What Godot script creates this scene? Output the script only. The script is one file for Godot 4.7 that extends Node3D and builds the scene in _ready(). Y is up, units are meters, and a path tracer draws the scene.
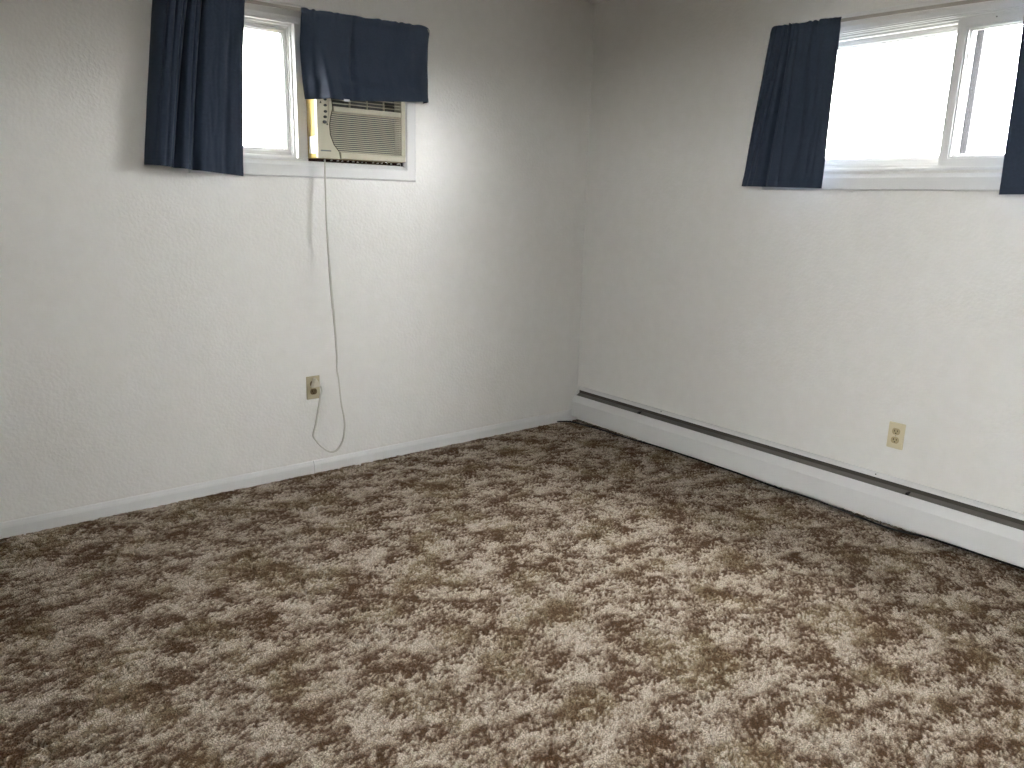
extends Node3D
# An empty bedroom corner: two high slider windows with navy curtains, a window air conditioner,
# a baseboard heater and a mottled brown carpet.  Corner of the room at the origin; wall_left is
# the plane z = 0 (room towards +z), wall_right is the plane x = 0 (room towards -x).

const ROOM_X := -4.5      # far end of wall_left
const ROOM_Z := 5.2       # far end of wall_right
const CEIL := 2.443
const TURN_RIGHT := -PI / 2   # turns (along, up, out of the wall) onto wall_right

var taken := {}
var M := {}

# ------------------------------------------------------------------ naming and tagging
func numbered(called: String) -> String:
	if not taken.has(called):
		taken[called] = 0
		return called
	taken[called] += 1
	return "%s_%03d" % [called, taken[called]]

func tag(o: Node, label: String, category: String, group := "", kind := "") -> void:
	o.set_meta("label", label)
	if category != "": o.set_meta("category", category)
	if group != "": o.set_meta("group", group)
	if kind != "": o.set_meta("kind", kind)

# A thing on a wall: a Node3D at its base; vertices of its parts are given as (along, up, out).
func thing(called: String, base: Vector3, turn := 0.0) -> Node3D:
	var o := Node3D.new()
	o.name = numbered(called)
	add_child(o)
	o.rotation.y = turn
	o.position = base.rotated(Vector3.UP, turn)
	o.set_meta("base", base)
	return o

func part(called: String, st: SurfaceTool, m: Material, parent: Node3D) -> MeshInstance3D:
	var o := MeshInstance3D.new()
	o.name = called
	o.mesh = st.commit()
	o.material_override = m
	o.cast_shadow = GeometryInstance3D.SHADOW_CASTING_SETTING_ON
	parent.add_child(o, true)
	if parent.has_meta("base"):
		o.position = -(parent.get_meta("base") as Vector3)
	return o

func whole(called: String, st: SurfaceTool, m: Material) -> MeshInstance3D:
	var o := MeshInstance3D.new()
	o.name = numbered(called)
	o.mesh = st.commit()
	o.material_override = m
	add_child(o, true)
	return o

# ------------------------------------------------------------------ geometry helpers
func mb(smooth := false) -> SurfaceTool:
	var st := SurfaceTool.new()
	st.begin(Mesh.PRIMITIVE_TRIANGLES)
	st.set_smooth_group(0 if smooth else -1)
	return st

func done(st: SurfaceTool) -> SurfaceTool:
	st.generate_normals()
	return st

# triangle turned so that its front faces away from the point c
func tri(st: SurfaceTool, a: Vector3, b: Vector3, d: Vector3, c: Vector3) -> void:
	var n := (d - a).cross(b - a)
	if n.dot((a + b + d) / 3.0 - c) < 0:
		st.add_vertex(a); st.add_vertex(d); st.add_vertex(b)
	else:
		st.add_vertex(a); st.add_vertex(b); st.add_vertex(d)

func quad(st: SurfaceTool, a: Vector3, b: Vector3, d: Vector3, e: Vector3, c: Vector3) -> void:
	tri(st, a, b, d, c)
	tri(st, a, d, e, c)

# box with chamfered edges
func bx(st: SurfaceTool, lo: Vector3, hi: Vector3, ch := 0.0) -> void:
	var c := (lo + hi) / 2.0
	var h := (hi - lo) / 2.0
	ch = minf(ch, minf(h.x, minf(h.y, h.z)) * 0.8)
	for ax in 3:
		var u := (ax + 1) % 3
		var v := (ax + 2) % 3
		for s: float in [-1.0, 1.0]:
			var q := []
			for k in [[-1, -1], [1, -1], [1, 1], [-1, 1]]:
				var p := Vector3()
				p[ax] = s * h[ax]
				p[u] = k[0] * (h[u] - ch)
				p[v] = k[1] * (h[v] - ch)
				q.append(c + p)
			quad(st, q[0], q[1], q[2], q[3], c)
	if ch <= 0.0: return
	for ax in 3:
		var u := (ax + 1) % 3
		var v := (ax + 2) % 3
		for su: float in [-1.0, 1.0]:
			for sv: float in [-1.0, 1.0]:
				var q := []
				for k in [[-1, 0], [1, 0], [1, 1], [-1, 1]]:
					var p := Vector3()
					p[ax] = k[0] * (h[ax] - ch)
					p[u] = su * (h[u] - (ch if k[1] == 0 else 0.0))
					p[v] = sv * (h[v] - (0.0 if k[1] == 0 else ch))
					q.append(c + p)
				quad(st, q[0], q[1], q[2], q[3], c)
	for sx: float in [-1.0, 1.0]:
		for sy: float in [-1.0, 1.0]:
			for sz: float in [-1.0, 1.0]:
				var s := Vector3(sx, sy, sz)
				tri(st, c + s * (h - Vector3(0, ch, ch)), c + s * (h - Vector3(ch, 0, ch)), c + s * (h - Vector3(ch, ch, 0)), c)

# a flat outline (along, up) pushed out from d0 to d1, its front edge chamfered by ch
func prism(st: SurfaceTool, poly: PackedVector2Array, d0: float, d1: float, ch := 0.0) -> void:
	if Geometry2D.is_polygon_clockwise(poly): poly.reverse()
	var top := poly
	if ch > 0.0:
		var ins := Geometry2D.offset_polygon(poly, -ch, Geometry2D.JOIN_MITER)
		if ins.size() == 1 and ins[0].size() == poly.size():
			top = ins[0]
			if Geometry2D.is_polygon_clockwise(top): top.reverse()
			var best := 0
			for k in top.size():
				if top[k].distance_to(poly[0]) < top[best].distance_to(poly[0]): best = k
			var t2 := PackedVector2Array()
			for k in top.size(): t2.append(top[(k + best) % top.size()])
			top = t2
		else:
			ch = 0.0
	var n := poly.size()
	for k in n:
		var a := poly[k]; var b := poly[(k + 1) % n]
		var e := (b - a).normalized()
		var inside := Vector3((a.x + b.x) / 2 - e.y, (a.y + b.y) / 2 + e.x, d0)
		quad(st, Vector3(a.x, a.y, d0), Vector3(b.x, b.y, d0), Vector3(b.x, b.y, d1 - ch), Vector3(a.x, a.y, d1 - ch), inside)
		if ch > 0.0:
			var ta := top[k]; var tb := top[(k + 1) % n]
			quad(st, Vector3(a.x, a.y, d1 - ch), Vector3(b.x, b.y, d1 - ch), Vector3(tb.x, tb.y, d1), Vector3(ta.x, ta.y, d1), inside)
	var idx := Geometry2D.triangulate_polygon(top)
	for k in range(0, idx.size(), 3):
		tri(st, Vector3(top[idx[k]].x, top[idx[k]].y, d1), Vector3(top[idx[k + 1]].x, top[idx[k + 1]].y, d1), Vector3(top[idx[k + 2]].x, top[idx[k + 2]].y, d1), Vector3(top[0].x, top[0].y, d0 - 1.0))
	idx = Geometry2D.triangulate_polygon(poly)
	for k in range(0, idx.size(), 3):
		tri(st, Vector3(poly[idx[k]].x, poly[idx[k]].y, d0), Vector3(poly[idx[k + 1]].x, poly[idx[k + 1]].y, d0), Vector3(poly[idx[k + 2]].x, poly[idx[k + 2]].y, d0), Vector3(top[0].x, top[0].y, d0 + 1.0))

func oval(c: Vector2, rx: float, ry: float, n := 16) -> PackedVector2Array:
	var p := PackedVector2Array()
	for k in n: p.append(c + Vector2(cos(TAU * k / n) * rx, sin(TAU * k / n) * ry))
	return p

# One board of a mitred frame.  prof holds (in, out): distance from the outer edge inwards, and out of the wall.
func mitred(st: SurfaceTool, a: Vector2, b: Vector2, inward: Vector2, prof: Array, miter := 1.0) -> void:
	var dir := (b - a).normalized()
	var mid := Vector3()
	for q in prof: mid += Vector3((a.x + b.x) / 2 + inward.x * q[0], (a.y + b.y) / 2 + inward.y * q[0], q[1])
	mid /= prof.size()
	var n := prof.size()
	var s := []; var e := []
	for q in prof:
		var p2: Vector2 = a + dir * (q[0] * miter) + inward * q[0]
		var p3: Vector2 = b - dir * (q[0] * miter) + inward * q[0]
		s.append(Vector3(p2.x, p2.y, q[1])); e.append(Vector3(p3.x, p3.y, q[1]))
	for k in n:
		quad(st, s[k], s[(k + 1) % n], e[(k + 1) % n], e[k], mid)
	for k in range(1, n - 1):
		tri(st, s[0], s[k], s[k + 1], mid)
		tri(st, e[0], e[k], e[k + 1], mid)

func rect_frame(called: String, u0: float, u1: float, v0: float, v1: float, prof: Array, m: Material, parent: Node3D) -> void:
	var c := [Vector2(u0, v0), Vector2(u1, v0), Vector2(u1, v1), Vector2(u0, v1)]
	var inw := [Vector2(0, 1), Vector2(-1, 0), Vector2(0, -1), Vector2(1, 0)]
	for k in 4:
		var st := mb()
		mitred(st, c[k], c[(k + 1) % 4], inw[k], prof)
		part(called, done(st), m, parent)

# tube (or flat cord) along points
func tube(st: SurfaceTool, pts: Array, r: float, seg := 8, flat := 1.0, twist := 0.0) -> void:
	var rings := []
	var up := Vector3(0.31, 0.2, 0.93).normalized()
	for k in pts.size():
		var a: Vector3 = pts[maxi(k - 1, 0)]
		var b: Vector3 = pts[mini(k + 1, pts.size() - 1)]
		var t := (b - a).normalized()
		var n := (up - t * up.dot(t)).normalized()
		up = n
		var w := t.cross(n)
		var ring := []
		for j in seg:
			var an := TAU * j / seg
			var tw := twist * k / pts.size()
			var x := cos(an) * r; var y := sin(an) * r * flat
			var off := n * (x * cos(tw) - y * sin(tw)) + w * (x * sin(tw) + y * cos(tw))
			ring.append([pts[k] + off, off.normalized()])
		rings.append(ring)
	for k in rings.size() - 1:
		for j in seg:
			var q := [rings[k][j], rings[k][(j + 1) % seg], rings[k + 1][(j + 1) % seg], rings[k + 1][j]]
			for i in [0, 2, 1, 0, 3, 2]:
				st.set_normal(q[i][1]); st.add_vertex(q[i][0])
	for end in [0, rings.size() - 1]:
		var c: Vector3 = pts[end]
		var nn: Vector3 = (c - (pts[1] if end == 0 else pts[end - 1])).normalized()
		for j in seg:
			st.set_normal(nn)
			for v in [c, rings[end][j][0], rings[end][(j + 1) % seg][0]]: st.add_vertex(v)

func spline(pts: Array, steps := 8) -> Array:
	var out := []
	for k in pts.size() - 1:
		var p0: Vector3 = pts[maxi(k - 1, 0)]; var p1: Vector3 = pts[k]
		var p2: Vector3 = pts[k + 1]; var p3: Vector3 = pts[mini(k + 2, pts.size() - 1)]
		for s in steps: out.append(p1.cubic_interpolate(p2, p0, p3, float(s) / steps))
	out.append(pts[-1])
	return out

# ------------------------------------------------------------------ materials
func mat(c: Color, rough: float, spec := 0.5) -> StandardMaterial3D:
	var m := StandardMaterial3D.new()
	m.albedo_color = c
	m.roughness = rough
	m.metallic_specular = spec
	return m

func noise_tex(size: int, freq: float, octaves: int, seed_: int, ramp = null, kind := FastNoiseLite.TYPE_SIMPLEX_SMOOTH) -> NoiseTexture2D:
	var f := FastNoiseLite.new()
	f.noise_type = kind
	f.seed = seed_
	f.frequency = freq
	f.fractal_octaves = octaves
	f.fractal_type = FastNoiseLite.FRACTAL_FBM if octaves > 1 else FastNoiseLite.FRACTAL_NONE
	var t := NoiseTexture2D.new()
	t.width = size; t.height = size
	t.seamless = true
	t.noise = f
	if ramp != null: t.color_ramp = ramp
	return t

func ramp(a: Color, b: Color, lo := 0.0, hi := 1.0) -> Gradient:
	var g := Gradient.new()
	g.set_color(0, a); g.set_offset(0, lo)
	g.set_color(1, b); g.set_offset(1, hi)
	return g

func tri_world(m: StandardMaterial3D, repeat: float) -> void:
	m.uv1_triplanar = true
	m.uv1_world_triplanar = true
	m.uv1_scale = Vector3.ONE / repeat

func materials() -> void:
	var wall := mat(Color(0.93, 0.925, 0.905), 0.30, 0.5)
	wall.albedo_texture = noise_tex(512, 0.012, 3, 5, ramp(Color(0.985, 0.985, 0.982), Color(1, 1, 1)))
	wall.heightmap_enabled = true
	wall.heightmap_texture = noise_tex(512, 0.055, 2, 11)
	wall.heightmap_scale = 0.085
	tri_world(wall, 0.55)
	M.wall = wall
	var ceil_ := mat(Color(0.92, 0.915, 0.90), 0.9, 0.3)
	ceil_.heightmap_enabled = true
	ceil_.heightmap_texture = noise_tex(512, 0.05, 2, 12)
	ceil_.heightmap_scale = 0.12
	tri_world(ceil_, 0.5)
	M.ceiling = ceil_
	var trim := mat(Color(0.87, 0.87, 0.86), 0.35, 0.5)
	trim.heightmap_enabled = true
	trim.heightmap_texture = noise_tex(256, 0.02, 2, 15)
	trim.heightmap_scale = 0.02
	tri_world(trim, 0.25)
	M.trim = trim
	M.vinyl = mat(Color(0.90, 0.90, 0.885), 0.3, 0.5)
	var glass := mat(Color(1, 1, 1, 0.05), 0.02, 0.5)
	glass.transparency = BaseMaterial3D.TRANSPARENCY_ALPHA
	M.glass = glass
	M.heater = mat(Color(0.88, 0.88, 0.87), 0.38, 0.5)
	M.heater_slot_shade = mat(Color(0.30, 0.285, 0.26), 0.7, 0.3)  # dark tone stands in for the shade inside the slot
	M.dark_metal = mat(Color(0.10, 0.09, 0.08), 0.6, 0.4)
	M.fin = mat(Color(0.40, 0.385, 0.36), 0.45, 0.5)
	var cloth := mat(Color(0.15, 0.192, 0.255), 0.75, 0.35)
	cloth.albedo_texture = noise_tex(256, 0.05, 3, 21, ramp(Color(0.86, 0.86, 0.86), Color(1, 1, 1)))
	cloth.heightmap_enabled = true
	cloth.heightmap_texture = noise_tex(256, 0.25, 2, 22)
	cloth.heightmap_scale = 0.02
	cloth.rim_enabled = true
	cloth.rim = 0.25
	cloth.rim_tint = 0.6
	tri_world(cloth, 0.2)
	M.cloth = cloth
	M.rod = mat(Color(0.62, 0.60, 0.56), 0.4, 0.5)
	M.ac = mat(Color(0.71, 0.69, 0.60), 0.45, 0.5)
	M.ac_side = mat(Color(0.62, 0.54, 0.27), 0.5, 0.4)
	M.ac_filter = mat(Color(0.36, 0.36, 0.35), 0.9, 0.2)
	M.ac_seam = mat(Color(0.22, 0.19, 0.14), 0.7, 0.3)
	M.button = mat(Color(0.13, 0.15, 0.14), 0.5, 0.4)
	M.badge = mat(Color(0.38, 0.40, 0.39), 0.4, 0.5)
	M.sticker = mat(Color(0.93, 0.93, 0.92), 0.5, 0.4)
	M.cord = mat(Color(0.82, 0.81, 0.77), 0.5, 0.4)
	M.plug = mat(Color(0.80, 0.78, 0.71), 0.45, 0.4)
	M.plate = mat(Color(0.85, 0.81, 0.68), 0.35, 0.5)
	M.plate_old = mat(Color(0.74, 0.70, 0.58), 0.4, 0.5)
	M.receptacle = mat(Color(0.70, 0.64, 0.48), 0.4, 0.5)
	M.receptacle_old = mat(Color(0.42, 0.35, 0.22), 0.45, 0.5)
	M.slot = mat(Color(0.09, 0.07, 0.05), 0.8, 0.2)
	M.screw = mat(Color(0.72, 0.68, 0.55), 0.35, 0.5)
	M.cable = mat(Color(0.035, 0.033, 0.03), 0.5, 0.4)
	M.shim = mat(Color(0.20, 0.14, 0.11), 0.85, 0.3)
	M.flake = mat(Color(0.86, 0.86, 0.84), 0.7, 0.3)
	M.tape = mat(Color(0.88, 0.88, 0.88), 0.5, 0.4)
	M.added_soffit = mat(Color(0.78, 0.78, 0.76), 0.7, 0.3)
	M.shaded_stile = mat(Color(0.30, 0.30, 0.31), 0.9, 0.2)  # dark tone stands in for shade on the fixed sash stile
	M.slab = mat(Color(0.45, 0.43, 0.40), 0.9, 0.2)
	var bounce_ground := mat(Color(0.90, 0.895, 0.88), 0.95, 0.2)  # unseen ground, kept very pale to reflect light up into the room
	bounce_ground.albedo_texture = noise_tex(512, 0.02, 4, 31, ramp(Color(0.9, 0.9, 0.9), Color(1, 1, 1)))
	tri_world(bounce_ground, 3.0)
	M.bounce_ground = bounce_ground
	var pile := mat(Color(1, 1, 1), 0.95, 0.12)
	pile.vertex_color_use_as_albedo = true
	pile.albedo_texture = noise_tex(512, 0.22, 2, 41, ramp(Color(0.52, 0.51, 0.50), Color(1, 1, 1), 0.25, 0.68))
	pile.heightmap_enabled = true
	pile.heightmap_texture = noise_tex(512, 0.18, 2, 42)
	pile.heightmap_scale = 0.6
	tri_world(pile, 0.62)
	M.pile = pile

# ------------------------------------------------------------------ the scene
func _ready() -> void:
	# camera
	var cam := Camera3D.new()
	cam.name = "camera"
	add_child(cam)
	cam.fov = 52.994
	cam.near = 0.02
	cam.far = 200.0
	var yaw := deg_to_rad(38.764); var pitch := deg_to_rad(13.4325); var roll := deg_to_rad(1.4387)
	var fwd := Vector3(sin(yaw) * cos(pitch), -sin(pitch), -cos(yaw) * cos(pitch))
	var r0 := Vector3(cos(yaw), 0, sin(yaw))
	var u0 := r0.cross(fwd)
	var right := r0 * cos(roll) + u0 * sin(roll)
	var up := u0 * cos(roll) - r0 * sin(roll)
	cam.transform = Transform3D(Basis(right, up, -fwd), Vector3(-3.3163, 1.345, 3.4629))
	cam.current = true
	# an even overcast sky is the only light: it comes in through the two windows
	var sky_m := ProceduralSkyMaterial.new()
	sky_m.sky_top_color = Color(0.985, 0.99, 1.0)
	sky_m.sky_horizon_color = Color(0.80, 0.805, 0.81)
	sky_m.sky_curve = 0.6
	sky_m.ground_horizon_color = Color(0.55, 0.55, 0.53)
	sky_m.ground_bottom_color = Color(0.50, 0.50, 0.48)
	sky_m.sky_energy_multiplier = 10.0
	sky_m.ground_energy_multiplier = 2.0
	sky_m.sun_angle_max = 1.0
	var sky := Sky.new()
	sky.sky_material = sky_m
	var env := Environment.new()
	env.background_mode = Environment.BG_SKY
	env.sky = sky
	env.tonemap_mode = Environment.TONE_MAPPER_LINEAR
	env.tonemap_exposure = 0.56
	env.sdfgi_enabled = true
	env.ssao_enabled = true
	env.ssil_enabled = true
	var we := WorldEnvironment.new()
	we.name = "world_environment"
	we.environment = env
	add_child(we)

	materials()
	build_shell()
	build_carpet()
	build_windows()
	build_baseboard()
	build_heater()
	build_air_conditioner()
	build_curtains()
	build_outlets()
	build_cable()

# wall opening limits (along the wall) of the two windows
const WA0 := -2.235
const WA1 := -1.265
const WB0 := 1.290
const WB1 := 2.770
const WV0 := 1.495
const WBV0 := 1.502     # sill of the wide window
const WC0 := -4.95      # third window, in the wall behind the camera (along = -z)
const WC1 := -3.70
const WCV0 := 1.495
const WCV1 := 2.26
const WV1 := 2.082
const WALL_T := 0.15

func wall_mesh(u0: float, u1: float, opening: Array) -> SurfaceTool:
	var st := mb()
	if opening.is_empty():
		bx(st, Vector3(u0, -0.1, -WALL_T), Vector3(u1, CEIL, 0))
	else:
		bx(st, Vector3(u0, -0.1, -WALL_T), Vector3(opening[0], CEIL, 0))
		bx(st, Vector3(opening[1], -0.1, -WALL_T), Vector3(u1, CEIL, 0))
		bx(st, Vector3(opening[0], -0.1, -WALL_T), Vector3(opening[1], opening[2], 0))
		bx(st, Vector3(opening[0], opening[3], -WALL_T), Vector3(opening[1], CEIL, 0))
	return done(st)

func build_shell() -> void:
	var w := whole("wall_left", wall_mesh(ROOM_X - WALL_T, WALL_T, [WA0, WA1, WV0, WV1]), M.wall)
	tag(w, "white glossy painted wall with the air conditioner window", "wall", "", "structure")
	w = whole("wall_right", wall_mesh(0.0, ROOM_Z + WALL_T, [WB0, WB1, WBV0, WV1]), M.wall)
	w.rotation.y = TURN_RIGHT
	tag(w, "white painted wall above the baseboard heater", "wall", "", "structure")
	w = whole("wall_back", wall_mesh(ROOM_X - WALL_T, WALL_T, []), M.wall)
	w.position.z = ROOM_Z + WALL_T
	tag(w, "white painted wall facing the air conditioner window", "wall", "", "structure")
	w = whole("wall_side", wall_mesh(-ROOM_Z - WALL_T, 0.0, [WC0, WC1, WCV0, WCV1]), M.wall)
	w.rotation.y = PI / 2
	w.position.x = ROOM_X
	tag(w, "white painted wall facing the baseboard heater", "wall", "", "structure")
	var st := mb()
	bx(st, Vector3(ROOM_X - WALL_T, CEIL, -WALL_T), Vector3(WALL_T, CEIL + 0.15, ROOM_Z + WALL_T))
	tag(whole("ceiling", done(st), M.ceiling), "plain off-white ceiling over the room", "ceiling", "", "structure")
	st = mb()
	bx(st, Vector3(ROOM_X, -0.1, 0), Vector3(0, -0.04, ROOM_Z))
	tag(whole("floor", done(st), M.slab), "floor slab under the brown carpet", "floor", "", "structure")
	st = mb()
	var eave := 0.30  # overhang added out of view to make the window light more level
	bx(st, Vector3(ROOM_X - WALL_T - eave, CEIL + 0.151, -WALL_T - eave), Vector3(WALL_T + eave, CEIL + 0.27, ROOM_Z + WALL_T + eave))
	var added_roof := whole("added_roof", done(st), M.added_soffit)
	tag(added_roof, "added unseen slab whose overhang cuts the steep sky light", "added_roof", "", "structure")
	st = mb()
	bx(st, Vector3(-40, -0.6, -40), Vector3(40, -0.5, 40))
	tag(whole("ground", done(st), M.bounce_ground), "flat unseen yard outside, made pale to bounce sky light indoors", "ground", "", "structure")

# ------------------------------------------------------------------ carpet
func grid_mesh(x0: float, x1: float, z0: float, z1: float, nx: int, nz: int, hf: Callable) -> ArrayMesh:
	var n := (nx + 1) * (nz + 1)
	var pos := PackedVector3Array(); pos.resize(n)
	var nor := PackedVector3Array(); nor.resize(n)
	var col := PackedColorArray(); col.resize(n)
	var hs := PackedFloat32Array(); hs.resize(n)
	var dx := (x1 - x0) / nx
	var dz := (z1 - z0) / nz
	var i := 0
	for b in nz + 1:
		var z := z0 + dz * b
		for a in nx + 1:
			var x := x0 + dx * a
			var r: Array = hf.call(x, z)
			hs[i] = r[0]
			pos[i] = Vector3(x, r[0], z)
			col[i] = r[1]
			i += 1
	i = 0
	for b in nz + 1:
		for a in nx + 1:
			var hx := hs[i + (1 if a < nx else 0)] - hs[i - (1 if a > 0 else 0)]
			var hz := hs[i + (nx + 1 if b < nz else 0)] - hs[i - (nx + 1 if b > 0 else 0)]
			nor[i] = Vector3(-hx / (2 * dx), 1.0, -hz / (2 * dz)).normalized()
			i += 1
	var idx := PackedInt32Array(); idx.resize(nx * nz * 6)
	var k := 0
	for b in nz:
		for a in nx:
			var q := b * (nx + 1) + a
			idx[k] = q; idx[k + 1] = q + 1; idx[k + 2] = q + nx + 1
			idx[k + 3] = q + 1; idx[k + 4] = q + nx + 2; idx[k + 5] = q + nx + 1
			k += 6
	var arr := []
	arr.resize(Mesh.ARRAY_MAX)
	arr[Mesh.ARRAY_VERTEX] = pos
	arr[Mesh.ARRAY_NORMAL] = nor
	arr[Mesh.ARRAY_COLOR] = col
	arr[Mesh.ARRAY_INDEX] = idx
	var am := ArrayMesh.new()
	am.add_surface_from_arrays(Mesh.PRIMITIVE_TRIANGLES, arr)
	return am

var n_blot: FastNoiseLite
var n_mid: FastNoiseLite
var n_clump: FastNoiseLite
var n_crack: FastNoiseLite
var n_hue: FastNoiseLite
var n_fine: FastNoiseLite

func fnl(seed_: int, freq: float, oct: int, kind := FastNoiseLite.TYPE_SIMPLEX_SMOOTH) -> FastNoiseLite:
	var f := FastNoiseLite.new()
	f.seed = seed_
	f.noise_type = kind
	f.frequency = freq
	f.fractal_type = FastNoiseLite.FRACTAL_FBM if oct > 1 else FastNoiseLite.FRACTAL_NONE
	f.fractal_octaves = oct
	return f

# linear (real-world) dye colours of the yarn
const BEIGE := Color(0.72, 0.63, 0.52)
const TAN := Color(0.385, 0.305, 0.23)
const BROWN := Color(0.118, 0.068, 0.038)
const OLIVE := Color(0.27, 0.205, 0.105)

func pile_at(x: float, z: float) -> Array:
	# the pile leans one way, so its finest grain is drawn out along that way
	var fine := n_fine.get_noise_2d((0.90 * x - 0.44 * z) * 0.5, 0.44 * x + 0.90 * z)
	var ax := (0.97 * x + 0.22 * z) * 0.66
	var az := -0.22 * x + 0.97 * z
	var mid := n_mid.get_noise_2d(ax, az)
	var clump := n_clump.get_noise_2d(x, z)
	var crack := absf(n_crack.get_noise_2d(x, z))
	var blot := n_blot.get_noise_2d(ax + 0.02 * mid, az + 0.02 * fine)
	var hue := n_hue.get_noise_2d(x, z)
	var h := -0.009 + 0.003 * mid + 0.0032 * clump + 0.0022 * fine
	if crack < 0.055 and hue + mid > 0.08: h -= 0.020 * (1.0 - crack / 0.055) * minf(1.0, (mid + hue - 0.08) * 8.0)
	h -= 0.006 * smoothstep(-0.095, -0.065, x)   # the edge of the carpet is pressed down under the heater
	var t := clampf(0.42 + 1.22 * blot + 0.55 * mid + 0.58 * fine + 0.34 * clump, 0.0, 1.0)
	var c: Color
	if t < 0.45: c = BROWN.lerp(TAN, t / 0.45)
	else: c = TAN.lerp(BEIGE, (t - 0.45) / 0.55)
	var o := clampf(hue * 2.2 - 0.25, 0.0, 0.65) * (1.0 - absf(t - 0.45) * 1.6)
	if o > 0.0: c = c.lerp(OLIVE, o)
	return [h, c]

func build_carpet() -> void:
	n_blot = fnl(3, 7.0, 5)
	n_blot.fractal_gain = 0.62
	n_mid = fnl(4, 22.0, 3)
	n_clump = fnl(6, 85.0, 2)
	n_crack = fnl(7, 9.0, 2)
	n_hue = fnl(8, 2.6, 2)
	n_fine = fnl(9, 190.0, 1, FastNoiseLite.TYPE_VALUE)
	var root := Node3D.new()
	root.name = numbered("carpet")
	add_child(root)
	tag(root, "mottled brown and beige cut pile carpet covering the floor", "carpet", "", "stuff")
	var hf := pile_at
	var fx := -3.6; var fz := 3.32
	var bits := [[fx, 0.0, 0.0, fz, 880, 815], [ROOM_X, fx, 0.0, fz, 110, 220], [ROOM_X, 0.0, fz, ROOM_Z, 300, 72]]
	for b in bits:
		var o := MeshInstance3D.new()
		o.name = "pile"
		o.mesh = grid_mesh(b[0], b[1], b[2], b[3], b[4], b[5], hf)
		o.material_override = M.pile
		o.set_meta("kind", "stuff")
		root.add_child(o, true)

# ------------------------------------------------------------------ windows
# casing boards: (inwards from the outer edge, out of the wall)
const CASING := [[0.0, 0.0], [0.0, 0.012], [0.006, 0.017], [0.052, 0.017], [0.060, 0.013], [0.068, 0.010], [0.068, 0.0]]

func slab(u0: float, u1: float, v0: float, v1: float, d0: float, d1: float, ch := 0.002) -> SurfaceTool:
	var st := mb()
	bx(st, Vector3(u0, v0, d0), Vector3(u1, v1, d1), ch)
	return done(st)

# a glazed sash: four rails with a stepped glazing bead and a pane
func sash(root: Node3D, u0: float, u1: float, v0: float, v1: float, d: float, w: float) -> Node3D:
	var holder := Node3D.new()
	holder.name = "sash"
	root.add_child(holder, true)
	holder.position = -(root.get_meta("base") as Vector3)
	var prof := [[0.0, d - 0.028], [0.0, d - 0.001], [0.002, d], [w - 0.016, d], [w - 0.014, d - 0.004], [w - 0.007, d - 0.004], [w - 0.005, d - 0.009], [w, d - 0.012], [w, d - 0.028]]
	rect_frame("rail", u0, u1, v0, v1, prof, M.vinyl, holder)
	part("pane", slab(u0 + w - 0.004, u1 - w + 0.004, v0 + w - 0.004, v1 - w + 0.004, d - 0.022, d - 0.018, 0.0), M.glass, holder)
	return holder

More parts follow.
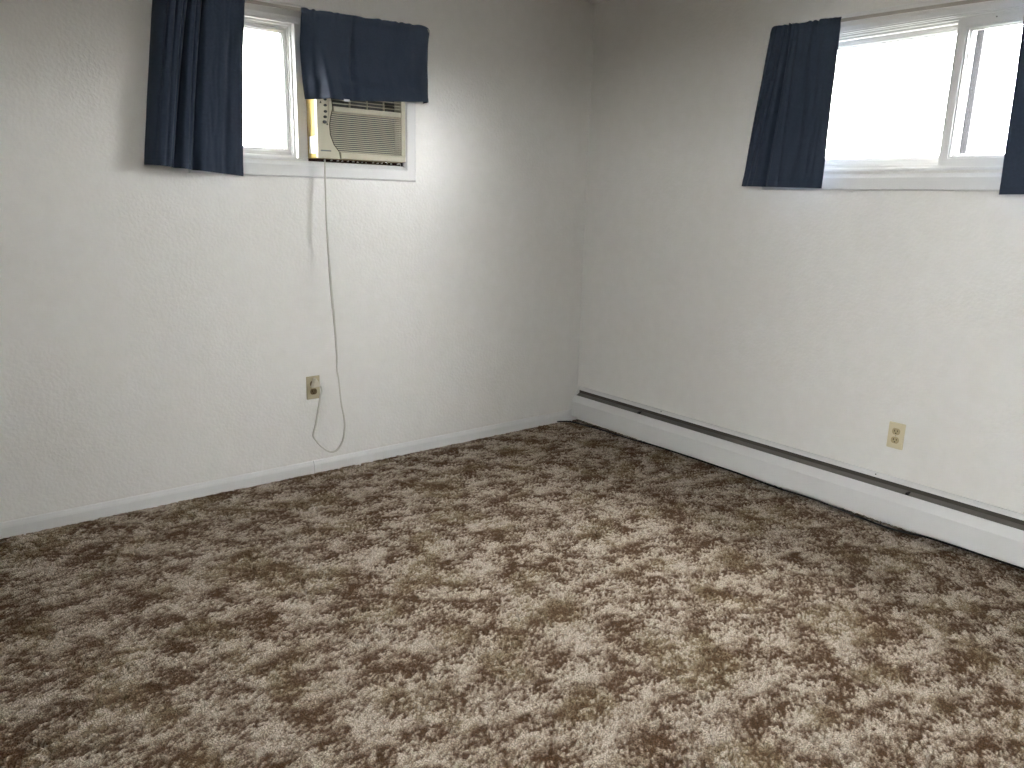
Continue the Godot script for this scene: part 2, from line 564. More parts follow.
func build_windows() -> void:
	# window over the left wall: left half glazed, right half holds the air conditioner
	var w := thing("window_1", Vector3((WA0 + WA1) / 2, WV0, 0))
	tag(w, "white slider window whose right half holds the air conditioner", "window", "", "structure")
	rect_frame("casing", WA0 - 0.066, WA1 + 0.066, WV0 - 0.073, WV1 + 0.066, CASING, M.trim, w)
	# liner of the wall opening
	rect_frame("jamb", WA0, WA1, WV0, WV1, [[0.0, -0.149], [0.0, 0.006], [0.010, 0.004], [0.010, -0.149]], M.trim, w)
	part("mullion", slab(-1.817, -1.772, WV0 + 0.0105, WV1 - 0.0105, -0.075, 0.012, 0.002), M.trim, w)
	rect_frame("frame", WA0 + 0.0105, -1.8175, WV0 + 0.0105, WV1 - 0.0105, [[0.0, -0.075], [0.0, -0.018], [0.007, -0.020], [0.008, -0.030], [0.013, -0.032], [0.013, -0.075]], M.vinyl, w)
	sash(w, WA0 + 0.021, -1.828, WV0 + 0.030, WV1 - 0.022, -0.040, 0.025)
	part("sill_track", slab(WA0 + 0.012, -1.8185, WV0 + 0.024, WV0 + 0.0300, -0.11, -0.036, 0.001), M.vinyl, w)
	# the sash that was slid away behind the glazed half
	sash(w, WA0 + 0.0115, -1.890, WV0 + 0.0305, WV1 - 0.027, -0.082, 0.022)
	# board closing the opening above the air conditioner
	part("filler_board", slab(-1.7715, WA1 - 0.0105, 1.826, WV1 - 0.0105, -0.06, -0.035, 0.001), M.trim, w)
	part("filler_board", slab(-1.310, WA1 - 0.0105, WV0 + 0.0105, 1.8255, -0.055, -0.035, 0.001), M.trim, w)

	# window over the right wall: a fixed light and a sliding sash in front
	w = thing("window_2", Vector3((WB0 + WB1) / 2, WV0, 0), TURN_RIGHT)
	tag(w, "wide white slider window with a fixed pane and a sliding sash", "window", "", "structure")
	rect_frame("casing", WB0 - 0.066, WB1 + 0.066, WBV0 - 0.080, WV1 + 0.066, CASING, M.trim, w)
	rect_frame("jamb", WB0, WB1, WBV0, WV1, [[0.0, -0.149], [0.0, 0.006], [0.008, 0.004], [0.008, -0.149]], M.trim, w)
	rect_frame("frame", WB0 + 0.0085, WB1 - 0.0085, WBV0 + 0.0085, WV1 - 0.0085, [[0.0, -0.12], [0.0, -0.004], [0.004, -0.005], [0.005, -0.012], [0.012, -0.013], [0.012, -0.12]], M.vinyl, w)
	sash(w, WB0 + 0.021, 2.092, WBV0 + 0.027, WV1 - 0.021, -0.056, 0.036)
	part("head_track", slab(WB0 + 0.021, 2.004, WV1 - 0.0300, WV1 - 0.0206, -0.055, -0.026, 0.001), M.vinyl, w)
	part("shaded_stile", slab(2.066, 2.0915, WBV0 + 0.065, WV1 - 0.059, -0.056, -0.050, 0.001), M.shaded_stile, w)  # strip with the shade of the rear stile put into its colour
	part("sill_track", slab(WB0 + 0.012, WB1 - 0.012, WBV0 + 0.0206, WBV0 + 0.027, -0.11, -0.050, 0.001), M.vinyl, w)
	var s := sash(w, 2.005, WB1 - 0.021, WBV0 + 0.010, WV1 - 0.013, -0.016, 0.050)
	# finger pull and latch on the top rail of the sliding sash
	part("latch", slab(2.135, 2.205, 2.048, 2.058, -0.0162, -0.0145, 0.0005), M.vinyl, s)
	part("latch_button", slab(2.139, 2.143, 2.051, 2.055, -0.015, -0.0125, 0.0005), M.dark_metal, s)

	# window in the wall behind the camera, whose daylight falls on the heater wall
	w = thing("window_3", Vector3((WC0 + WC1) / 2, WCV0, 0), PI / 2)
	w.position.x += ROOM_X
	tag(w, "high white slider window facing the baseboard heater", "window", "", "structure")
	rect_frame("casing", WC0 - 0.066, WC1 + 0.066, WCV0 - 0.068, WCV1 + 0.066, CASING, M.trim, w)
	rect_frame("jamb", WC0, WC1, WCV0, WCV1, [[0.0, -0.149], [0.0, 0.006], [0.008, 0.004], [0.008, -0.149]], M.trim, w)
	sash(w, WC0 + 0.009, (WC0 + WC1) / 2 + 0.025, WCV0 + 0.009, WCV1 - 0.009, -0.056, 0.045)
	sash(w, (WC0 + WC1) / 2 - 0.025, WC1 - 0.009, WCV0 + 0.009, WCV1 - 0.009, -0.016, 0.045)

# ------------------------------------------------------------------ baseboard and heater
func build_baseboard() -> void:
	var b := thing("baseboard_left", Vector3(-2.2, -0.02, 0))
	tag(b, "low white painted baseboard under the air conditioner wall", "baseboard", "", "structure")
	var prof := [Vector2(0, -0.02), Vector2(0, 0.054), Vector2(0.003, 0.054), Vector2(0.006, 0.051), Vector2(0.011, 0.039), Vector2(0.013, 0.032), Vector2(0.013, -0.02)]
	for seg in [[ROOM_X, -1.7995], [-1.797, 0.0]]:
		var st := mb()
		var mid := Vector3((seg[0] + seg[1]) / 2, 0.02, 0.006)
		for k in prof.size():
			var p: Vector2 = prof[k]; var q: Vector2 = prof[(k + 1) % prof.size()]
			quad(st, Vector3(seg[0], p.y, p.x), Vector3(seg[1], p.y, p.x), Vector3(seg[1], q.y, q.x), Vector3(seg[0], q.y, q.x), mid)
		for k in range(1, prof.size() - 1):
			for e in 2:
				tri(st, Vector3(seg[e], prof[0].y, prof[0].x), Vector3(seg[e], prof[k].y, prof[k].x), Vector3(seg[e], prof[k + 1].y, prof[k + 1].x), mid)
		part("board", done(st), M.trim, b)

# sheet metal folded along the wall: profile (out, up) given as a line, with a thickness
func sheet(st: SurfaceTool, line: Array, u0: float, u1: float, t: float) -> void:
	var n := line.size()
	for k in n - 1:
		var a: Vector2 = line[k]; var b: Vector2 = line[k + 1]
		var nn := Vector2(-(b - a).y, (b - a).x).normalized() * t
		var c := Vector3((u0 + u1) / 2, (a.y + b.y + nn.y) / 2, (a.x + b.x + nn.x) / 2)
		var q := [a, b, b + nn, a + nn]
		for j in 4:
			var p: Vector2 = q[j]; var r: Vector2 = q[(j + 1) % 4]
			quad(st, Vector3(u0, p.y, p.x), Vector3(u1, p.y, p.x), Vector3(u1, r.y, r.x), Vector3(u0, r.y, r.x), c)
		for u: float in [u0, u1]:
			quad(st, Vector3(u, q[0].y, q[0].x), Vector3(u, q[1].y, q[1].x), Vector3(u, q[2].y, q[2].x), Vector3(u, q[3].y, q[3].x), c)

func build_heater() -> void:
	var h := thing("baseboard_heater", Vector3(2.1, 0.0, 0), TURN_RIGHT)
	tag(h, "long white metal baseboard heater with a dark top slot", "heater")
	var z0 := 0.022; var z1 := 4.2
	var st := mb()
	# back panel with its hooded top edge
	sheet(st, [Vector2(0.002, 0.012), Vector2(0.002, 0.206)], z0, z1, -0.0015)
	sheet(st, [Vector2(0.003, 0.206), Vector2(0.010, 0.2055), Vector2(0.017, 0.196), Vector2(0.018, 0.187)], z0, z1, 0.0012)
	part("back_panel", done(st), M.heater, h)
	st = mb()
	sheet(st, [Vector2(0.0036, 0.012), Vector2(0.0036, 0.190), Vector2(0.016, 0.190)], z0 + 0.002, z1 - 0.002, -0.001)  # added dark sheet: slot shade painted over the white back panel
	part("shade_liner", done(st), M.heater_slot_shade, h)
	# front cover: bottom lip, face, sloping top, folded edge
	st = mb()
	sheet(st, [Vector2(0.058, 0.022), Vector2(0.066, 0.022), Vector2(0.066, 0.117), Vector2(0.049, 0.158), Vector2(0.045, 0.157)], z0 + 0.004, 2.95, 0.0012)
	part("front_cover", done(st), M.heater, h)
	st = mb()
	sheet(st, [Vector2(0.058, 0.022), Vector2(0.066, 0.022), Vector2(0.066, 0.117), Vector2(0.049, 0.158), Vector2(0.045, 0.157)], 2.953, z1, 0.0012)
	part("front_cover", done(st), M.heater, h)
	# damper blade inside the slot
	st = mb()
	sheet(st, [Vector2(0.012, 0.166), Vector2(0.040, 0.150)], z0 + 0.01, z1 - 0.01, 0.001)
	part("damper", done(st), M.fin, h)
	# end cap against the left wall
	st = mb()
	prism(st, PackedVector2Array([Vector2(0.002, 0.012), Vector2(0.064, 0.022), Vector2(0.064, 0.117), Vector2(0.047, 0.157), Vector2(0.002, 0.203)]), 0.0, 0.003)
	var cap := part("end_cap", done(st), M.heater, h)
	cap.transform = Transform3D(Basis(Vector3(0, 0, 1), Vector3(0, 1, 0), Vector3(-1, 0, 0)), -(h.get_meta("base") as Vector3) + Vector3(z0 + 0.003, 0, 0))
	# heating pipe with its fins
	st = SurfaceTool.new(); st.begin(Mesh.PRIMITIVE_TRIANGLES)
	tube(st, [Vector3(z0 + 0.01, 0.085, 0.034), Vector3(2.0, 0.085, 0.034), Vector3(z1 - 0.01, 0.085, 0.034)], 0.010, 8)
	var pipe := part("pipe", st, M.fin, h)
	st = mb()
	var u := 0.10
	while u < 4.1:
		bx(st, Vector3(u, 0.055, 0.008), Vector3(u + 0.0012, 0.115, 0.060))
		u += 0.012
	part("fins", done(st), M.fin, pipe).set_meta("kind", "stuff")
	for b in [0.555, 2.098, 3.4]:
		part("bracket", slab(b, b + 0.010, 0.10, 0.166, 0.004, 0.044, 0.001), M.dark_metal, h)
	for b in [0.708, 1.95, 3.2]:
		st = mb()
		prism(st, oval(Vector2(b, 0.199), 0.003, 0.003, 10), 0.0075, 0.0175, 0.0006)
		part("screw", done(st), M.dark_metal, h)

# ------------------------------------------------------------------ air conditioner
const CURVE := [Vector2(-1.708, 1.812), Vector2(-1.704, 1.778), Vector2(-1.698, 1.753), Vector2(-1.695, 1.723), Vector2(-1.701, 1.705), Vector2(-1.706, 1.688), Vector2(-1.712, 1.653), Vector2(-1.710, 1.610), Vector2(-1.693, 1.568), Vector2(-1.666, 1.536)]

func curve_u(v: float) -> float:
	for k in CURVE.size() - 1:
		if v <= CURVE[k].y and v >= CURVE[k + 1].y:
			return lerpf(CURVE[k].x, CURVE[k + 1].x, (CURVE[k].y - v) / (CURVE[k].y - CURVE[k + 1].y))
	return CURVE[0].x if v > CURVE[0].y else CURVE[-1].x

func build_air_conditioner() -> void:
	var L := -1.775; var R := -1.321; var B := 1.508; var T := 1.822; var F := 0.107
	var shift := Vector3(0.007, 0, 0)
	var a := thing("air_conditioner", Vector3((L + R) / 2, B, 0))
	a.position += shift
	tag(a, "beige window air conditioner under the short navy curtain", "air conditioner")
	# cabinet: sheet metal box that goes out through the window
	var st := mb()
	bx(st, Vector3(L + 0.002, B + 0.004, -0.30), Vector3(R - 0.002, T - 0.002, 0.013), 0.003)
	var cab := part("cabinet", done(st), M.ac_side, a)
	# side louvres of the cabinet outdoors
	for k in 8:
		st = mb()
		bx(st, Vector3(L + 0.0005, 1.655 + k * 0.0165, -0.255), Vector3(L + 0.0025, 1.664 + k * 0.0165, -0.232))
		part("louvre", done(st), M.button, cab)
	st = mb()
	bx(st, Vector3(L - 0.0004, 1.528, 0.020), Vector3(L + 0.003, 1.602, 0.084))
	part("sticker", done(st), M.sticker, cab)
	# rounded plastic shell behind the front face
	st = mb()
	var wt := 0.005
	bx(st, Vector3(L, B, 0.0135), Vector3(L + wt, T, F - 0.016), 0.001)
	bx(st, Vector3(R - wt, B, 0.0135), Vector3(R, T, F - 0.016), 0.001)
	bx(st, Vector3(L + wt, B, 0.0135), Vector3(R - wt, B + wt, F - 0.016), 0.001)
	bx(st, Vector3(L + wt, T - wt, 0.0135), Vector3(R - wt, T, F - 0.016), 0.001)
	bx(st, Vector3(L + wt, 1.711, 0.0135), Vector3(R - wt, 1.734, F - 0.018), 0.001)
	part("shell", done(st), M.ac_side, a)
	# front frame: everything right of the control panel, with the openings left free
	st = mb()
	var v_top := 1.792; var v_mid1 := 1.734; var v_mid0 := 1.711; var g_bot := 1.537; var g_right := -1.346
	prism(st, PackedVector2Array([Vector2(-1.700, v_top), Vector2(R, v_top), Vector2(R, T), Vector2(-1.706, T)]), F - 0.017, F, 0.003)
	prism(st, PackedVector2Array([Vector2(g_right, g_bot), Vector2(R, g_bot), Vector2(R, v_top), Vector2(g_right, v_top)]), F - 0.017, F, 0.003)
	prism(st, PackedVector2Array([Vector2(-1.662, B), Vector2(R, B), Vector2(R, g_bot), Vector2(-1.664, g_bot)]), F - 0.017, F, 0.003)
	prism(st, PackedVector2Array([Vector2(-1.694, v_mid0), Vector2(g_right, v_mid0), Vector2(g_right, v_mid1), Vector2(-1.692, v_mid1)]), F - 0.017, F - 0.001, 0.002)
	part("front_frame", done(st), M.ac, a)
	# control panel with the curved edge, slightly proud
	var cp := PackedVector2Array([Vector2(L, T), Vector2(L, B), Vector2(-1.668, B), Vector2(-1.672, 1.532)])
	for k in range(CURVE.size() - 1, -1, -1): cp.append(CURVE[k] + Vector2(-0.0055, 0))
	cp.append(Vector2(-1.711, T))
	st = mb()
	prism(st, cp, F - 0.017, F + 0.002, 0.0)
	var panel := part("control_panel", done(st), M.ac, a)
	# dark seam along the curve, in the gap
	st = mb()
	var seam := PackedVector2Array()
	for p: Vector2 in CURVE: seam.append(p + Vector2(0.0005, 0))
	for k in range(CURVE.size() - 1, -1, -1): seam.append(CURVE[k] + Vector2(-0.0056, 0))
	prism(st, seam, F - 0.016, F - 0.001)
	part("seam", done(st), M.ac_seam, a)
	# light raised rib beside the buttons
	st = mb()
	var rib := PackedVector2Array([Vector2(-1.722, 1.812), Vector2(-1.716, 1.770), Vector2(-1.712, 1.735), Vector2(-1.715, 1.700), Vector2(-1.726, 1.655), Vector2(-1.720, 1.700), Vector2(-1.718, 1.735), Vector2(-1.722, 1.770)])
	prism(st, rib, F, F + 0.005, 0.0)
	part("rib", done(st), M.ac, panel)
	for b in [[-1.734, 1.784, 0.0062], [-1.734, 1.759, 0.0066], [-1.734, 1.734, 0.0066], [-1.734, 1.708, 0.0068], [-1.736, 1.685, 0.0072], [-1.739, 1.663, 0.0085]]:
		st = mb()
		prism(st, oval(Vector2(b[0], b[1]), b[2] * 1.15, b[2] * 0.85, 14), F, F + 0.006, 0.0012)
		part("button", done(st), M.button, panel)
	st = mb()
	prism(st, PackedVector2Array([Vector2(-1.761, 1.741), Vector2(-1.751, 1.741), Vector2(-1.755, 1.752)]), F, F + 0.0024)
	part("mark", done(st), M.button, panel)
	st = mb()
	prism(st, oval(Vector2(-1.727, 1.654), 0.004, 0.004, 10), F, F + 0.0024)
	part("mark", done(st), M.button, panel)
	st = mb()
	bx(st, Vector3(-1.762, 1.5375, F), Vector3(-1.711, 1.5432, F + 0.0028), 0.0004)
	part("badge", done(st), M.badge, panel)
	# air outlet: deep recess with louvres, the cooling fins behind
	part("evaporator", slab(L + 0.006, R - 0.006, 1.735, 1.816, 0.0140, 0.030, 0.0), M.ac_filter, a)
	for k in 3:
		part("louvre", slab(-1.697, g_right, v_mid1 + 0.0125 + k * 0.0145, v_mid1 + 0.0155 + k * 0.0145, F - 0.0155, F - 0.004, 0.0005), M.ac, a)
	for k in 3:
		var uu := lerpf(-1.697, g_right, (k + 1) / 4.0)
		part("divider", slab(uu - 0.0015, uu + 0.0015, v_mid1, v_top, F - 0.0155, F - 0.003, 0.0005), M.ac, a)
	# intake grille: each slat cut to the curve, the filter well behind
	part("air_filter", slab(L + 0.006, R - 0.006, B + 0.006, 1.710, 0.040, 0.046, 0.0), M.ac_filter, a)
	part("duct_wall", slab(g_right - 0.0005, g_right + 0.003, g_bot - 0.004, v_top + 0.004, 0.047, F - 0.0165, 0.0), M.ac, a)
	var n := 20
	for k in n:
		var v := lerpf(g_bot + 0.0035, v_mid0 - 0.0045, k / float(n - 1))
		st = mb()
		var ua := curve_u(v) + 0.002
		# slat tilted: front edge lower
		var mid := Vector3((ua + g_right) / 2, v, F - 0.008)
		var q := [Vector2(F - 0.0155, v + 0.0012), Vector2(F - 0.0155, v + 0.0028), Vector2(F - 0.0022, v + 0.0016), Vector2(F - 0.0022, v - 0.0020), Vector2(F - 0.004, v - 0.0020)]
		for j in q.size():
			var p1: Vector2 = q[j]; var p2: Vector2 = q[(j + 1) % q.size()]
			quad(st, Vector3(ua, p1.y, p1.x), Vector3(g_right, p1.y, p1.x), Vector3(g_right, p2.y, p2.x), Vector3(ua, p2.y, p2.x), mid)
		part("slat", done(st), M.ac, a)
	# power cord hanging from under the cabinet, looping up to the outlet
	var pts := [Vector3(-1.708, 1.520, 0.050), Vector3(-1.7085, 1.506, 0.050), Vector3(-1.710, 1.470, 0.052)]
	for p in [[-1.728, 1.391], [-1.728, 1.243], [-1.724, 1.11], [-1.719, 0.979], [-1.711, 0.851], [-1.702, 0.719], [-1.697, 0.60], [-1.698, 0.523], [-1.690, 0.472], [-1.681, 0.360], [-1.667, 0.277], [-1.666, 0.220], [-1.678, 0.159], [-1.709, 0.119], [-1.748, 0.116], [-1.791, 0.150], [-1.822, 0.191], [-1.831, 0.217], [-1.816, 0.269], [-1.801, 0.337]]:
		var out: float = lerpf(0.090, 0.054, clampf((p[1] - 0.5) / 0.9, 0.0, 1.0))
		pts.append(Vector3(p[0] + (0.090 - out) * 0.46, p[1] + (0.090 - out) * (p[1] - 1.345) / 3.4, out))
	pts.append_array([Vector3(-1.786, 0.385, 0.078), Vector3(-1.765, 0.420, 0.055), Vector3(-1.762, 0.440, 0.038)])
	st = SurfaceTool.new(); st.begin(Mesh.PRIMITIVE_TRIANGLES)
	tube(st, spline(pts, 6), 0.0056, 10, 0.6, 9.0)
	var cord := part("power_cord", st, M.cord, a)
	cord.position -= shift
	# plug: wedge-shaped flat body over the upper socket
	st = mb()
	prism(st, PackedVector2Array([Vector2(-1.802, 0.434), Vector2(-1.760, 0.436), Vector2(-1.768, 0.462), Vector2(-1.780, 0.480), Vector2(-1.787, 0.478)]), 0.0105, 0.034, 0.005)
	part("plug", done(st), M.plug, cord)

	# wooden shim and flaking caulk under the air conditioner
	var s := thing("wood_shim", Vector3((L + R) / 2, WV0 + 0.0105, 0))
	tag(s, "dark wooden shim with torn white caulk under the air conditioner", "shim")
	part("strip", slab(-1.770, -1.290, WV0 + 0.0006, WV0 + 0.0125, 0.0065, 0.0125, 0.001), M.shim, s)
	var rng := RandomNumberGenerator.new()
	rng.seed = 77
	for k in 15:
		var uu := -1.70 + k * 0.027 + rng.randf() * 0.012
		var ww := rng.randf_range(0.006, 0.016)
		st = mb()
		var y0 := WV0 + 0.0035 + rng.randf() * 0.003
		prism(st, PackedVector2Array([Vector2(uu, y0), Vector2(uu + ww, y0 + 0.001), Vector2(uu + ww * 0.9, y0 + rng.randf_range(0.003, 0.009)), Vector2(uu + ww * 0.3, y0 + rng.randf_range(0.002, 0.007))]), 0.008, 0.014 + rng.randf() * 0.006, 0.0)
		part("caulk_flake", done(st), M.flake, s)
	part("wedge", slab(-1.345, -1.2765, WV0 + 0.0126, WV0 + 0.0200, 0.0065, 0.0130, 0.001), M.shim, s)
	part("bolt", slab(-1.288, -1.279, WV0 - 0.001, WV0 + 0.030, 0.0132, 0.020, 0.001), M.dark_metal, s)

# ------------------------------------------------------------------ curtains and rods
# Curtain hung on a flat rod.  All in (along, up, out).  folds: [top place, bottom place, width, depth], places 0..1 across the cloth
func curtain(called: String, turn: float, o: Dictionary) -> Node3D:
	var base := Vector3((o.u0 + o.u1) / 2, o.y0, 0.05)
	var root := thing(called, base, turn)
	var nx := 220; var ny := 70
	var nz_ := fnl(o.seed, 6.0, 2)
	var grid := []
	for j in ny + 1:
		var t := float(j) / ny
		var row := []
		for i in nx + 1:
			var s := float(i) / nx
			# along the top: the rod, with a rounded return to the wall at one or both ends
			var ut := lerpf(o.u0, o.u1, s)
			var ub := lerpf(o.b0, o.b1, s)
			var u := lerpf(ut, ub, pow(t, 0.9))
			var d: float = lerpf(o.rod, o.get("lean", o.rod + 0.012), t * t if o.has("lean") else t)
			var vt: float = lerpf(o.y1a, o.y1b, s)
			var vb: float = lerpf(o.y0, o.y0b, s) + o.get("sag", 0.0) * sin(PI * s)
			# rounded return of the rod: an ellipse back to the wall
			for e in o.returns:
				var q: float = (s if e == 0 else 1.0 - s) / o.ret
				if q < 1.0:
					var k := sqrt(maxf(0.0, 1.0 - (1.0 - q) * (1.0 - q)))
					d = lerpf(0.018, d, k)
					vt -= 0.016 * (1.0 - q) * (1.0 - q) * (1.0 - q)
			var amp := smoothstep(0.0, 0.45, t)
			for f in o.folds:
				var c := lerpf(f[0], f[1], t)
				var x: float = (s - c) / (f[2] * lerpf(0.6, 1.25, t))
				var strength: float = f[4] if f.size() > 4 else 0.25
				d -= f[3] * exp(-x * x) * lerpf(strength, 1.0, amp)
			if o.has("ridge"):
				# soft rise and sharp fall: a fold that turns its side to the glass
				var g: Array = o.ridge
				var c := lerpf(g[0], g[1], t)
				var rise: float = g[2] * lerpf(0.25, 1.0, t)
				var fall: float = g[3]
				var x := s - c
				var k := clampf(1.0 + x / rise, 0.0, 1.0) if x < 0.0 else clampf(1.0 - x / fall, 0.0, 1.0)
				d += g[4] * k * k * (3.0 - 2.0 * k) * smoothstep(0.08, 0.9, t)
			# gathers round the rod and a small header frill above it
			var gath := sin(s * o.gathers * TAU + 9.0 * nz_.get_noise_2d(s * 0.5, 7.0)) * (0.6 + 1.2 * nz_.get_noise_2d(s * 0.8, 3.0)) * exp(-t * 12.0)
			d += 0.0035 * gath + 0.004 * nz_.get_noise_2d(s * 1.4, t * 0.35)
			var drop := 1.0 - exp(-t * 60.0)
			var v := lerpf(vt, vb, t) + 0.0022 * gath * (1.0 - drop)
			if t > 0.955: d += 0.0018
			# rod pocket bulges over the rod
			var rv := (vt - 0.018 - v) / 0.012
			d += 0.004 * exp(-rv * rv)
			if o.has("clear") and u > o.clear[0] - 0.03 and v < o.clear[1]:
				var soft := smoothstep(o.clear[1], o.clear[1] - 0.04, v) * smoothstep(o.clear[0] - 0.03, o.clear[0], u) * smoothstep(o.clear[3] + 0.06, o.clear[3], u)
				d = maxf(d, lerpf(d, maxf(d, o.clear[2] + 0.35 * maxf(0.0, d - 0.10)), soft))
			row.append(Vector3(u, v, maxf(d, 0.006)))
		grid.append(row)
	var st := SurfaceTool.new()
	st.begin(Mesh.PRIMITIVE_TRIANGLES)
	var nor := []
	for j in ny + 1:
		var row := []
		for i in nx + 1:
			var du: Vector3 = grid[j][mini(i + 1, nx)] - grid[j][maxi(i - 1, 0)]
			var dv: Vector3 = grid[mini(j + 1, ny)][i] - grid[maxi(j - 1, 0)][i]
			row.append(dv.cross(du).normalized())
		nor.append(row)
	var th := 0.0012
	for side in 2:
		var sg := 1.0 if side == 0 else -1.0
		for j in ny:
			for i in nx:
				var q := [[j, i], [j, i + 1], [j + 1, i + 1], [j + 1, i]]
				var order := [0, 1, 2, 0, 2, 3] if side == 0 else [0, 2, 1, 0, 3, 2]
				for k in order:
					var c: Array = q[k]
					st.set_normal(nor[c[0]][c[1]] * sg)
					st.add_vertex(grid[c[0]][c[1]] + nor[c[0]][c[1]] * th * sg)
	part("cloth", st, M.cloth, root)
	# stitched hem along the bottom
	return root

func rod(called: String, turn: float, u0: float, u1: float, y0: float, y1: float, d: float) -> Node3D:
	var r := thing(called, Vector3((u0 + u1) / 2, y0 - 0.007, 0.0), turn)
	# flat oval steel tube, bent back to the wall at both ends
	var line := []
	var rad := 0.035
	line.append(Vector3(u0, y0, 0.001))
	line.append(Vector3(u0, y0, d - rad))
	for k in range(1, 7):
		var an := PI / 2 * k / 6.0
		line.append(Vector3(u0 + rad * (1.0 - cos(an)), y0, d - rad + rad * sin(an)))
	for k in range(1, 6):
		line.append(Vector3(lerpf(u0 + rad, u1 - rad, k / 6.0), lerpf(y0, y1, k / 6.0), d))
	for k in range(0, 7):
		var an := PI / 2 * k / 6.0
		line.append(Vector3(u1 - rad + rad * sin(an), y1, d - rad + rad * cos(an)))
	line.append(Vector3(u1, y1, 0.001))
	var st := mb()
	var ring := [[-0.0068, -0.0016], [-0.0050, -0.0022], [0.0050, -0.0022], [0.0068, -0.0016], [0.0068, 0.0016], [0.0050, 0.0022], [-0.0050, 0.0022], [-0.0068, 0.0016]]
	for k in line.size() - 1:
		var a: Vector3 = line[k]; var b: Vector3 = line[k + 1]
		var na: Vector3 = (b - line[maxi(k - 1, 0)]).cross(Vector3.UP).normalized()
		var nb: Vector3 = (line[mini(k + 2, line.size() - 1)] - a).cross(Vector3.UP).normalized()
		for j in ring.size():
			var p: Array = ring[j]; var q: Array = ring[(j + 1) % ring.size()]
			quad(st, a + Vector3(0, p[0], 0) + na * p[1], b + Vector3(0, p[0], 0) + nb * p[1], b + Vector3(0, q[0], 0) + nb * q[1], a + Vector3(0, q[0], 0) + na * q[1], (a + b) / 2)
	part("bar", done(st), M.rod, r)
	for u: float in [u0, u1]:
		part("bracket", slab(u - 0.004, u + 0.004, (y0 if u == u0 else y1) - 0.016, (y0 if u == u0 else y1) + 0.016, 0.0, 0.004, 0.0008), M.rod, r)
	return r

func build_curtains() -> void:
	var r := rod("curtain_rod", 0.0, -2.384, -1.146, 2.1085, 2.1245, 0.078)
	tag(r, "flat beige curtain rod above the air conditioner window", "curtain rod")
	r = rod("curtain_rod", TURN_RIGHT, 1.222, 2.838, 2.1175, 2.083, 0.078)
	tag(r, "flat beige curtain rod above the wide slider window", "curtain rod")

	var c := curtain("curtain", 0.0, {
		"u0": -2.388, "u1": -2.056, "b0": -2.476, "b1": -2.112, "y1a": 2.128, "y1b": 2.128, "y0": 1.447, "y0b": 1.415, "lean": 0.116,
		"rod": 0.088, "returns": [0], "ret": 0.16, "gathers": 9.0, "seed": 5,
		"folds": [[0.36, 0.27, 0.030, 0.042, 0.5], [0.52, 0.46, 0.030, 0.034, 0.5], [0.14, 0.06, 0.014, 0.010, 1.0], [0.22, 0.16, 0.018, 0.008, 1.0], [0.30, 0.22, 0.012, 0.008, 1.0], [0.44, 0.40, 0.014, 0.008, 1.0], [0.70, 0.70, 0.05, 0.004], [0.84, 0.80, 0.035, 0.010]]})
	tag(c, "long navy curtain panel left of the air conditioner", "curtain")
	c = curtain("curtain", 0.0, {
		"u0": -1.816, "u1": -1.140, "b0": -1.818, "b1": -1.160, "y1a": 2.122, "y1b": 2.141, "y0": 1.752, "y0b": 1.799, "sag": -0.004,
		"rod": 0.088, "lean": 0.128, "clear": [-1.772, 1.86, 0.118, -1.28], "returns": [1], "ret": 0.10, "gathers": 13.0, "seed": 8,
		"folds": [[0.0, 0.0, 0.05, 0.030, 0.0], [0.10, 0.10, 0.02, 0.006, 0.3], [0.36, 0.345, 0.020, 0.016, 0.2], [0.60, 0.58, 0.07, 0.006], [0.93, 0.80, 0.07, 0.012]],
		"ridge": [0.100, 0.130, 0.060, 0.16, 0.062]})
	tag(c, "short navy curtain hanging over the air conditioner", "curtain")
	part("care_tag", slab(-1.650, -1.622, 1.7560, 1.7650, 0.138, 0.1395, 0.0), M.tape, c)
	c = curtain("curtain", TURN_RIGHT, {
		"u0": 1.214, "u1": 1.578, "b0": 1.132, "b1": 1.582, "y1a": 2.134, "y1b": 2.122, "y0": 1.437, "y0b": 1.427,
		"rod": 0.088, "returns": [0], "ret": 0.18, "gathers": 9.0, "seed": 12,
		"folds": [[0.16, 0.06, 0.012, 0.009, 1.0], [0.29, 0.20, 0.012, 0.008, 0.9], [0.41, 0.38, 0.010, 0.007, 1.0], [0.24, 0.12, 0.022, 0.014, 0.25], [0.36, 0.33, 0.026, 0.030, 0.25], [0.45, 0.50, 0.02, 0.006, 0.6], [0.60, 0.66, 0.08, 0.010], [0.74, 0.84, 0.05, 0.006]]})
	tag(c, "navy curtain panel beside the corner on the wide window", "curtain")
	c = curtain("curtain", TURN_RIGHT, {
		"u0": 2.268, "u1": 2.846, "b0": 2.290, "b1": 2.900, "y1a": 2.112, "y1b": 2.100, "y0": 1.408, "y0b": 1.42,
		"rod": 0.088, "returns": [1], "ret": 0.12, "gathers": 12.0, "seed": 14,
		"folds": [[0.12, 0.10, 0.04, 0.010], [0.30, 0.28, 0.035, 0.030, 0.5], [0.52, 0.55, 0.04, 0.028, 0.5], [0.74, 0.72, 0.04, 0.024, 0.5]]})
	tag(c, "navy curtain panel hanging over the sliding sash of the wide window", "curtain")

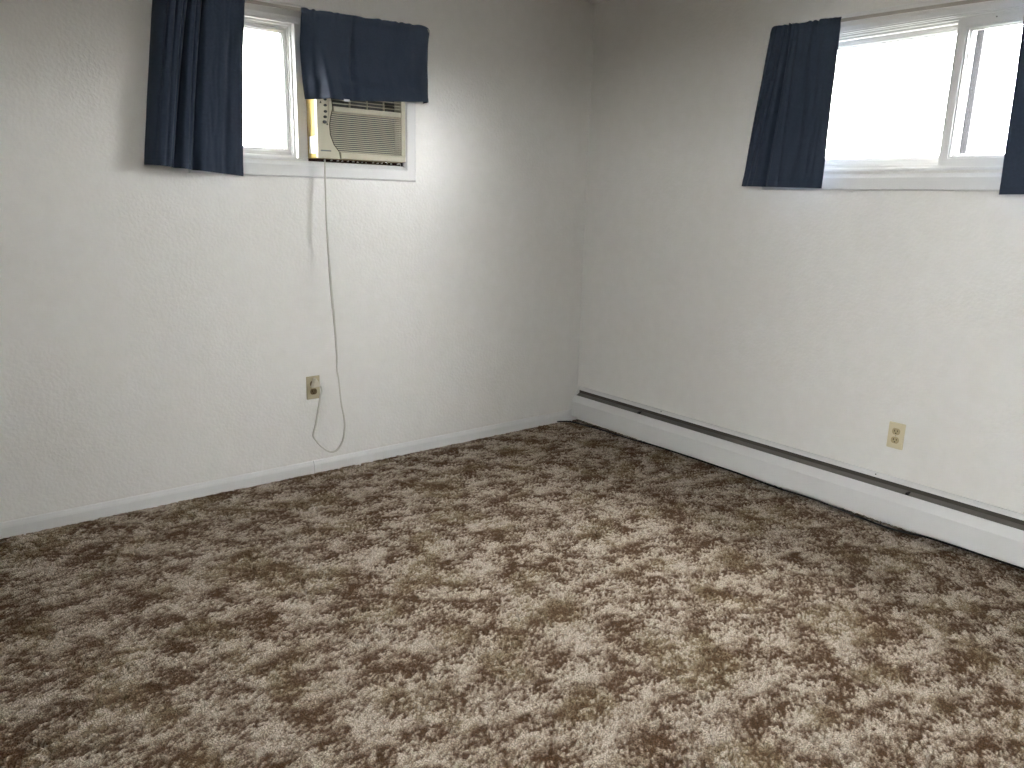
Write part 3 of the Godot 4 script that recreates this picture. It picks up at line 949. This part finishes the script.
# ------------------------------------------------------------------ outlets
func outlet(turn: float, u: float, v: float, plate: Material, face: Material) -> Node3D:
	var w := thing("wall_outlet", Vector3(u, v - 0.0575, 0), turn)
	part("cover_plate", slab(u - 0.035, u + 0.035, v - 0.0575, v + 0.0575, 0.0, 0.006, 0.0025), plate, w)
	for s: float in [1.0, -1.0]:
		var st := mb()
		var cy := v + s * 0.0195
		var pl := PackedVector2Array()
		for p in oval(Vector2(u, cy), 0.0172, 0.0172, 24): pl.append(Vector2(p.x, clampf(p.y, cy - 0.0142, cy + 0.0142)))
		prism(st, pl, 0.004, 0.0085, 0.0)
		var face_o := part("receptacle", done(st), face, w)
		part("slot", slab(u - 0.0075, u - 0.0052, cy - 0.0015, cy + 0.0075, 0.0075, 0.0088, 0.0), M.slot, face_o)
		part("slot", slab(u + 0.0052, u + 0.0075, cy - 0.0005, cy + 0.0065, 0.0075, 0.0088, 0.0), M.slot, face_o)
		st = mb()
		prism(st, oval(Vector2(u, cy - 0.0078), 0.0026, 0.0026, 10), 0.0075, 0.0088)
		part("ground_hole", done(st), M.slot, face_o)
	var sc := mb()
	prism(sc, oval(Vector2(u, v), 0.0034, 0.0034, 12), 0.005, 0.0072, 0.0006)
	part("screw", done(sc), M.screw, w)
	return w

func build_outlets() -> void:
	var o := outlet(0.0, -1.785, 0.429, M.plate_old, M.receptacle_old)
	tag(o, "aged beige wall outlet with the cord plugged into its upper socket", "outlet")
	o = outlet(TURN_RIGHT, 2.007, 0.391, M.plate, M.receptacle)
	tag(o, "ivory wall outlet with two empty sockets above the heater", "outlet")

# ------------------------------------------------------------------ loose cable along the heater
func build_cable() -> void:
	var pts := [Vector3(-0.19, 0.004, 0.03), Vector3(-0.13, 0.007, 0.083), Vector3(-0.107, 0.007, 0.20), Vector3(-0.092, 0.007, 0.32), Vector3(-0.088, 0.007, 0.447), Vector3(-0.079, 0.007, 0.563), Vector3(-0.062, 0.007, 0.682), Vector3(-0.052, 0.006, 0.90), Vector3(-0.05, 0.006, 1.26), Vector3(-0.066, 0.006, 1.521), Vector3(-0.056, 0.006, 1.645), Vector3(-0.066, 0.007, 1.806), Vector3(-0.085, 0.007, 1.941), Vector3(-0.095, 0.007, 2.062), Vector3(-0.074, 0.007, 2.161), Vector3(-0.05, 0.006, 2.259), Vector3(-0.045, 0.006, 2.8), Vector3(-0.05, 0.006, 3.5), Vector3(-0.045, 0.006, 4.2)]
	var st := SurfaceTool.new(); st.begin(Mesh.PRIMITIVE_TRIANGLES)
	tube(st, spline(pts, 6), 0.0042, 8)
	var o := whole("black_cable", st, M.cable)
	tag(o, "thin black cable lying on the carpet along the heater", "cable")
